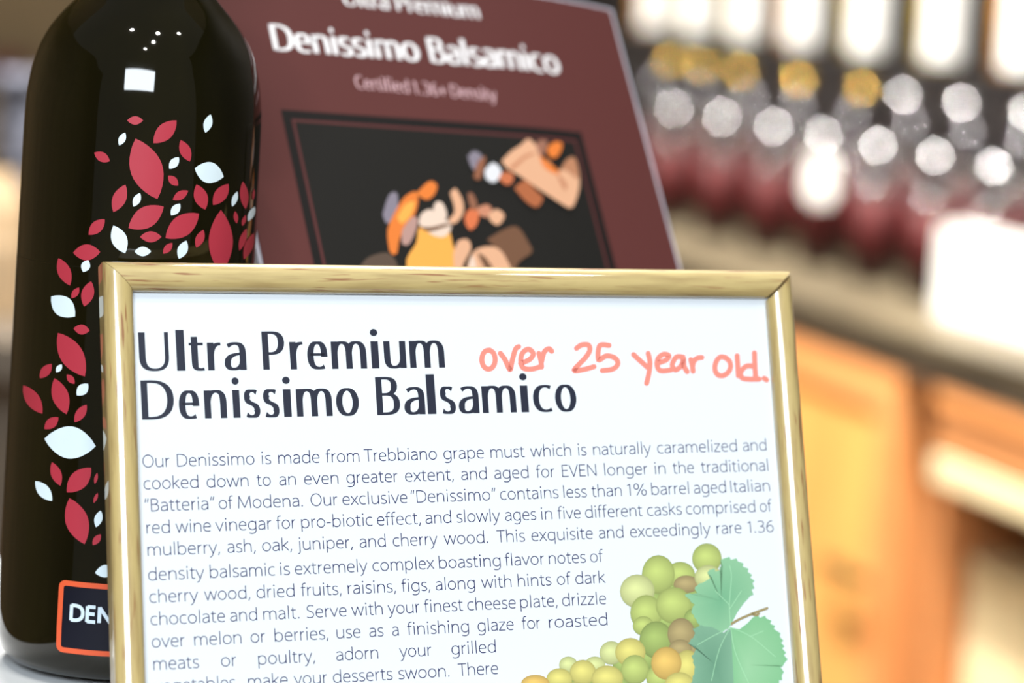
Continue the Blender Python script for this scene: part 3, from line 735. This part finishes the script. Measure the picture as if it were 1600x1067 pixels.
# grapes and leaf, printed on the sheet
m_vc = mat('colour_print', (1, 1, 1, 1), .5, spec=.3, vcol=True)
def gp(x, y, z): q = sheet(780+x/3.2, 820+y/3.2); return (q.x, q.y, z)
def gcol(c, k): return tuple(min(1, v*k) for v in c[:3])+(1,)
GR = rgb(182, 196, 112); GL = rgb(206, 212, 146); GB = rgb(172, 154, 106); GO = rgb(222, 184, 100); GY = rgb(214, 204, 116); GD = rgb(158, 178, 100)
grapes = [(1038,168,70,72,GR),(905,250,70,62,GR),(935,297,60,42,GB),(1045,262,65,58,GL),(795,248,78,92,GR),(690,332,82,80,GL),(735,440,76,85,GR),(720,505,50,46,GR),(872,402,85,86,GR),(975,470,50,50,GD),(785,575,80,88,GD),(910,545,65,75,GB),(905,620,55,45,GB),(560,640,56,56,GL),(655,637,72,68,GY),(478,702,50,42,GL),(345,700,44,40,GL),(418,738,62,60,GY),(678,724,66,70,GR),(800,765,62,66,GR),(940,712,62,82,GY),(835,692,72,78,GO),(900,800,70,60,GY),(300,772,62,52,GY),(540,768,75,62,GY),(180,796,68,44,GO),(110,850,60,50,GO),(240,860,70,56,GY),(380,850,70,60,GY),(500,870,70,60,GR),(640,850,70,55,GR),(760,870,70,60,GY)]
vs, fs, cs = [], [], []; z = INK
extra = [(850,330,60,60,GD),(770,380,60,60,GD),(830,490,60,60,GD),(620,700,50,50,GD),(740,665,50,60,GD),(880,650,50,60,GB),(420,800,60,50,GD),(590,800,60,50,GD),(960,380,50,70,GD),(960,600,50,70,GB)]
for cx_, cy_, rx, ry, c in extra+grapes:
    rx *= 1.06; ry *= 1.06
    z += .0000025; b = len(vs); rings = [(0, 1.28), (.3, 1.2), (.6, 1.05), (.85, .92), (1, .74)]
    vs.append(gp(cx_-rx*.15, cy_-ry*.2, z)); cs.append(gcol(c, 1.3))
    for rr_, k in rings[1:]:
        for t in range(20):
            a = 2*PI*t/20; off = (1-rr_)
            vs.append(gp(cx_+rx*(rr_*math.cos(a)-.15*off), cy_+ry*(rr_*math.sin(a)-.2*off), z))
            cs.append(gcol(c, k*(1-.12*math.sin(a)*rr_*-1 if math.sin(a) < 0 else 1-.16*math.sin(a)*rr_)))
    for t in range(20): fs.append((b, b+1+t, b+1+(t+1) % 20))
    for q in range(3):
        for t in range(20): fs.append((b+1+q*20+t, b+1+(q+1)*20+t, b+1+(q+1)*20+(t+1) % 20, b+1+q*20+(t+1) % 20))
printed('grape_picture', vs, fs, m_vc, cs)
def fan(name, pts, z, c, cc=None, f=gp, par=None, centre=None):
    bm_pts = [f(x, y, z) for x, y in pts]
    vs = list(bm_pts); n = len(vs)
    if centre:
        vs.append(f(centre[0], centre[1], z)); fs = [(i, (i+1) % n, n) for i in range(n)]; cs = [c]*n+[cc or c]
    else: fs = [tuple(range(n))]; cs = [c]*n
    return vs, fs, cs
def serr(pts, amp=14):
    out = []
    for i in range(len(pts)-1):
        a, b = pts[i], pts[i+1]; d = math.dist(a, b); k = max(1, int(d/26)); nx, ny = (b[1]-a[1])/d, -(b[0]-a[0])/d
        for j in range(k):
            t = j/k; out.append((a[0]+(b[0]-a[0])*t, a[1]+(b[1]-a[1])*t))
            t = (j+.75)/k; out.append((a[0]+(b[0]-a[0])*t+nx*amp, a[1]+(b[1]-a[1])*t+ny*amp))
    return out+[pts[-1]]
up = serr([(1062,262),(1050,225),(1110,242),(1122,168),(1192,182),(1242,235),(1266,292),(1256,355)])+[(1222,392),(1188,440),(1158,500)]+serr([(1158,500),(1080,560),(1000,500),(960,430),(978,400),(928,348),(992,345),(978,312),(1015,290)], 5)[1:]
lowr = [(1158,512),(1200,522),(1240,492),(1268,462)]+serr([(1268,462),(1335,468),(1372,520),(1402,560),(1414,618),(1430,684),(1400,702),(1412,752),(1384,800),(1370,900)])+[(1300,960),(1180,980)]
lowl = [(1158,512),(1120,540),(1060,510)]+serr([(1060,510),(1010,500),(964,518),(976,548),(942,590),(985,615),(960,655),(975,720),(958,790),(965,860),(1000,900)], 5)+[(1080,960),(1180,980)]
z = INK+.00011
vs, fs, cs = [], [], []
def addfan(pts, c, cc, ctr, z):
    v, f, c_ = fan('', pts, z, c, cc, centre=ctr); b = len(vs); vs.extend(v); fs.extend([tuple(b+i for i in q) for q in f]); cs.extend(c_)
addfan(up, rgb(144, 196, 154), rgb(118, 178, 138), (1110, 380), z)
addfan(lowr, rgb(134, 194, 144), rgb(156, 206, 160), (1240, 700), z+.000003)
addfan(lowl, rgb(128, 174, 144), rgb(106, 154, 126), (1080, 700), z+.000006)
printed('vine_leaf_picture', vs, fs, m_vc, cs)
vs, fs, cs = [], [], []
def gpm(zz): return lambda x, y: gp(x, -y, zz)
for st, w in (([(1156,498),(1200,472),(1262,445),(1344,415)], 13), ([(1262,445),(1285,452),(1300,440)], 12)):
    pen([(x, -y) for x, y in catmull(st)], light_w(w), vs, fs, gpm(z+.00001))
printed('stem_picture', vs, fs, mat('stem_brown', rgb(160, 144, 96), .6))
vs, fs = [], []
for st in ([(1156,502),(1150,400),(1160,260),(1150,200)],[(1156,512),(1260,560),(1380,660)],[(1156,512),(1180,640),(1250,800)],[(1156,512),(1100,620),(1060,780)],[(1152,420),(1210,330)],[(1150,400),(1080,330)],[(1156,512),(1060,560),(990,600)],[(1250,560),(1320,530)]):
    pen([(x, -y) for x, y in catmull(st)], light_w(3), vs, fs, gpm(z+.000012))
printed('leaf_vein_picture', vs, fs, mat('leaf_vein', rgb(168, 220, 176), .6))

# ================================================================ THE RED BROCHURE
PZ, zx = .730, .65
r0 = ray(650, 100); a_ = V(1, .083, 0); b0 = V(.235, 1, 0)
Xc = a_+r0*zx
zy = -Xc.dot(b0)/Xc.dot(r0)
Yc = b0+r0*zy
Xc.normalize(); Yc.normalize(); Nc = Xc.cross(Yc).normalized()
po = P(650, 100, PZ); px_, py_, pn = wdir(Xc), wdir(-Yc), wdir(-Nc)
if pn.dot(CAMW-po) < 0: pn = -pn
BMx = axes(po, px_, py_, px_.cross(py_)); BI = BMx.inverted(); PS = 1 if px_.cross(py_).dot(pn) > 0 else -1
def br(px, py, h=0): return BI @ hit(px, py, po+pn*h, pn)
TRb = br(972, 6); MRb = br(1068, 415); LTb = br(318, -45)
xR0, xR1 = TRb.x, MRb.x; xR = (xR0+xR1)/2; yT = TRb.y; xL = LTb.x
slopez = (BMx @ V(0, 1, 0)).z-(BMx @ V(0, 0, 0)).z
yB = (TH-min((BMx @ V(xL, 0, 0)).z, (BMx @ V(xR, 0, 0)).z))/slopez+.002
m_maroon = mat('maroon_print', rgb(88, 46, 44), .5, spec=.25)
m_clear = mat('frosted_acrylic', rgb(196, 194, 206), .25)
bro = thing('brochure', 'dark red product brochure leaning behind the bottle and the framed sign', 'brochure', BMx)
NB = 12
def bend(x):                                             # the sheet bows back a little towards its right edge
    t = max(0, (x-(xR-.05))/.05); return -PS*.004*t*t
def gridsheet(x0, x1, y0, y1, h0, h1):
    n = 16; vs, fs = [], []
    for h in (h0, h1):
        for j in (y0, y1):
            for i in range(n+1):
                x = x0+(x1-x0)*i/n; vs.append((x, j, bend(x)+PS*h))
    w = n+1
    for i in range(n):
        fs += [(i, i+1, w+i+1, w+i), (2*w+i, 3*w+i, 3*w+i+1, 2*w+i+1), (i, 2*w+i, 2*w+i+1, i+1), (w+i, w+i+1, 3*w+i+1, 3*w+i)]
    fs += [(0, w, 3*w, 2*w), (n, 2*w+n, 3*w+n, w+n)]
    return vs, fs
vs, fs = gridsheet(xL, xR, yB, yT, -.0004, 0); sh = obj('printed_cover', vs, fs, m_maroon, bro)
vs, fs = gridsheet(xL-.001, xR+.0013, yB-.001, yT+.0010, -.0026, -.0005); obj('acrylic_backing', vs, fs, m_clear, bro)
# support strut to the table
tp = BMx @ V((xL+xR)/2+.02, yT-.06, -PS*.003); fo = V(tp.x, tp.y, TH)+V(-pn.x, -pn.y, 0).normalized()*.03
c1, c2 = BI @ tp, BI @ fo; wv = V(.012, 0, 0); tv = V(0, 0, -PS*.002)
vs = [c1-wv, c1+wv, c2+wv, c2-wv]; vs += [v+tv for v in vs]
obj('support_strut', vs, [(0, 1, 2, 3), (7, 6, 5, 4), (0, 4, 5, 1), (1, 5, 6, 2), (2, 6, 7, 3), (3, 7, 4, 0)], m_clear, bro)
def bp(px, py, k=1): q = br(px, py); return (q.x, q.y, bend(q.x)+PS*.00003*k)
def bprint(name, vs, fs, m, cs=None): return obj(name, vs, fs, m, sh, False, None, cs)
m_bw = mat('white_lettering', rgb(240, 238, 240), .5); m_pk = mat('pink_lettering', rgb(214, 176, 182), .5)
m_frame = mat('black_rule', rgb(18, 15, 15), .55, spec=.25); m_photo = mat('dark_picture', rgb(22, 21, 19), .55, spec=.25); m_rule = mat('red_rule', rgb(88, 42, 42), .4)
def line_word(t, xa, ya, xb, yb, caph, wfn, m, serif=60):
    p0, p1 = br(xa, ya), br(xb, yb); vs, fs = [], []
    sl = (p1.y-p0.y)/(p1.x-p0.x); em = (br(xa, ya-caph).y-p0.y)/.674
    ws = t.split(' '); tot = sum(sum(G[c][0]+24 for c in w) for w in ws)+270*(len(ws)-1); x = p0.x; k = (p1.x-p0.x)/tot
    for w in ws:
        wl = sum(G[c][0]+24 for c in w)*k
        word(w, x, x+wl-40*k, lambda xx: p0.y+(xx-p0.x)*sl, em, wfn, vs, fs, 0, 1.5, serif, gap=24); x += wl+270*k
    vs = [(x, y, bend(x)+PS*.00004) for x, y, _ in vs]
    bprint('cover_lettering', vs, fs, m)
line_word('Ultra Premium', 538, 8, 752, 30, 26, nib(140, 60), m_bw, 75)
line_word('Denissimo Balsamico', 428, 78, 882, 114, 40, nib(150, 62), m_bw, 75)
line_word('Certified 1.36+ Density', 557, 138, 778, 158, 20, nib(105, 50), m_pk, 40)
def quad(pts, k): return [bp(x, y, k) for x, y in pts]
def lp(a, b, t): return (a[0]+(b[0]-a[0])*t, a[1]+(b[1]-a[1])*t)
q0, q1 = br(437, 167), br(913, 208)
qa = br(490, 408); qb = br(964, 415)
def rect(inset, bottom=-.125, k=1):
    x0 = (q0.x+qa.x)/2+inset; x1 = (q1.x+qb.x)/2-inset; y = (q0.y+q1.y)/2-inset; n = 10
    vs = [(x0+(x1-x0)*i/n, yy, bend(x0+(x1-x0)*i/n)+PS*.00003*k) for yy in (y, bottom+inset) for i in range(n+1)]
    return vs, [(i, i+1, n+2+i, n+1+i) for i in range(n)]
for nm, ins, m, k in (('picture_border', 0, m_frame, 1), ('border_rule', .0026, m_rule, 2), ('cover_picture', .0034, m_photo, 3)):
    vs, fs = rect(ins, k=k); bprint(nm, vs, fs, m)
C = lambda *a: [(560+a[i]/4, 180+a[i+1]/4) for i in range(0, len(a), 2)]
cream = rgb(232, 178, 142); pale = rgb(240, 214, 196); org = rgb(236, 130, 56); yel = rgb(252, 178, 82); brn = rgb(120, 84, 62); gry = rgb(140, 132, 146); wht = rgb(232, 232, 238); dk = rgb(30, 28, 28); coral = rgb(224, 120, 76)
blobs = [(C(0,960,60,890,180,860,240,930,240,1010,0,1010), rgb(96,78,66)),
 (C(150,620,190,500,240,490,240,600,180,680), gry),
 (C(360,490,440,415,490,440,470,500,420,530), org),
 (C(190,840,180,720,230,600,290,510,360,480,370,560,330,660,260,760,240,860,210,870), org),
 (C(240,640,290,560,350,540,330,620,270,680), yel),
 (C(270,720,330,640,370,650,350,740,310,810,270,800), rgb(190,150,140)),
 (C(310,1010,300,900,360,800,380,700,470,690,560,720,590,820,640,1010), yel),
 (C(375,680,390,620,450,590,520,640,580,690,540,760,460,750), pale),
 (C(465,580,490,540,530,560,550,640,500,660), pale),
 (C(570,490,605,460,650,540,650,620,600,680,560,660,600,600), cream),
 (C(380,700,460,700,540,680,580,690,540,700,440,730), brn),
 (C(660,640,690,590,750,600,740,680,700,720,670,690), coral),
 (C(680,490,710,490,740,560,720,600,690,560), rgb(150,100,76)),
 (C(740,580,800,560,830,590,800,640,750,620), rgb(206,140,110)),
 (C(810,620,860,590,910,630,870,690,820,660), cream),
 (C(590,870,620,790,680,780,700,840,650,940,640,1010,600,1010), cream),
 (C(800,780,900,720,990,700,1060,800,1080,860,1000,920,960,1010,900,1010,860,850), brn),
 (C(660,1010,700,880,760,830,860,830,920,900,940,1010), cream),
 (C(690,930,710,880,730,940,730,1010,690,1010), pale), (C(740,860,800,900,860,1010,820,1010,770,930), brn),
 (C(680,260,720,225,770,260,760,330,710,340), gry), (C(715,390,740,300,790,260,780,340,750,410), rgb(150,96,70)),
 (C(785,350,835,300,885,340,880,390,840,425,795,400), wht),
 (C(870,400,900,360,960,370,960,420,920,440), rgb(206,116,76)),
 (C(970,460,1040,410,1110,480,1150,520,1110,580,1040,540), rgb(180,104,66)),
 (C(1100,180,1140,155,1180,170,1150,260,1120,240), rgb(160,110,90)),
 (C(890,290,950,230,1010,190,1060,150,1110,200,1130,260,1190,290,1250,350,1310,270,1360,270,1385,400,1370,500,1330,580,1260,550,1180,500,1100,450,1000,380,930,340), cream),
 (C(1260,340,1310,270,1360,270,1380,390,1350,380,1310,350), rgb(190,132,98)),
 (C(1125,250,1180,290,1250,350,1240,370,1160,330), org),
 (C(940,330,1040,250,1110,240,1040,275,960,345), rgb(206,140,104)),
 (C(1240,360,1300,430,1290,470,1250,400), rgb(200,136,102)),
 (C(1180,200,1230,165,1275,180,1250,250,1210,270,1180,240), org)]
vs, fs, cs = [], [], []
for k, (pts, c) in enumerate(blobs):
    n0 = len(vs); pts = catmull(pts+[pts[0]], 3)[:-1]
    vs += [bp(x, y, 4+k*.35) for x, y in pts]; fs.append(tuple(range(n0, len(vs)))); cs += [tuple(v*.82 for v in c[:3])+(1,)]*len(pts)
bprint('fruit_picture', vs, fs, m_vc, cs)

# ================================================================ LEFT BACKGROUND
m_tan = mat('kraft_paper', rgb(226, 196, 156), .7, grain=(rgb(206, 172, 130), (1, 1, 1), 14, .3))
m_blue = mat('blue_grey_pattern', rgb(26, 27, 36), .7, grain=(rgb(150, 154, 172), (1, 1, 1), 55, .04))
m_rdk = mat('dark_red_board', rgb(98, 44, 36), .5)
m_gry = mat('grey_brown_board', rgb(120, 108, 92), .6, grain=(rgb(84, 76, 70), (.3, 1, 1), 20, .2))
def at(px, py, z): return P(px, py, z)
side = thing('side_shelf', 'grey-brown wooden shelf far left behind the bottle', 'shelf')
pS = at(10, 500, 2.0); hS = pS.z
box('shelf_board', pS.x-.30, pS.x+.22, pS.y-.10, pS.y+.5, hS-.03, hS, m_gry, side, .003)
box('shelf_panel', pS.x-.30, pS.x+.22, pS.y+.0, pS.y+.02, .001, hS-.0305, m_gry, side, .002)
box('shelf_panel', pS.x-.30, pS.x+.22, pS.y+.45, pS.y+.47, .001, hS-.0305, m_gry, side, .002)
# kraft bag on the shelf
pk = at(0, 380, 2.02); wk = .034; hk = at(0, 268, 2.02).z-hS
bg = thing('paper_bag', 'tan kraft paper bag on the side shelf at the left edge', 'bag', Matrix.Translation(V(at(-22, 400, 2.02).x, pk.y, hS+.0005)))
bmg = bmesh.new()
ring = []
for zf, wx, wy, sh_ in ((0, .032, .02, 0), (.45, .031, .019, 0), (.75, .026, .014, .002), (1, .012, .003, .006)):
    ring.append([bmg.verts.new((x*wx+sh_, y*wy, zf*hk)) for x, y in ((-1, -1), (0, -1.1), (1, -1), (1, 0), (1, 1), (0, 1.05), (-1, 1), (-1, 0))])
for a, b in zip(ring, ring[1:]):
    for i in range(8): bmg.faces.new((a[i], a[(i+1) % 8], b[(i+1) % 8], b[i]))
bmg.faces.new(ring[0][::-1]); bmg.faces.new(ring[-1])
bmobj('bag_body', bmg, m_tan, bg)
box('bag_fold', -.014, .026, -.0245, -.0225, hk*.50, hk*.53, mat('pale_fold', rgb(244, 224, 190), .7), bg, .0005)
# patterned cushion-like parcel behind it
pb = at(38, 200, 2.2)
tl = thing('patterned_tin', 'blue and grey patterned tin beyond the paper bag, left of the bottle', 'tin', Matrix.Translation(V(at(44, 200, 2.2).x, pb.y+.03, hS+.0005)))
ht = at(40, 116, 2.2).z-hS
lathe('tin_body', [(.028, 0), (.030, .003), (.030, ht*.9), (.028, ht*.93)], m_blue, tl, 28)
lathe('tin_lid', [(.0315, ht*.86), (.0315, ht*.97), (.029, ht), (.0001, ht)], m_blue, tl, 28)
# picture rail in dark red on the wall behind
ra, rc_ = hit(0, 112, V(0, 6.5, 0), V(0, 1, 0)), hit(40, 88, V(0, 6.5, 0), V(0, 1, 0))
rb = box('picture_ledge', ra.x-.5, rc_.x, 6.50, 6.598, ra.z, rc_.z, m_rdk, None, .004)
tag(rb, 'dark red ledge fixed on the olive wall, upper left', 'ledge')
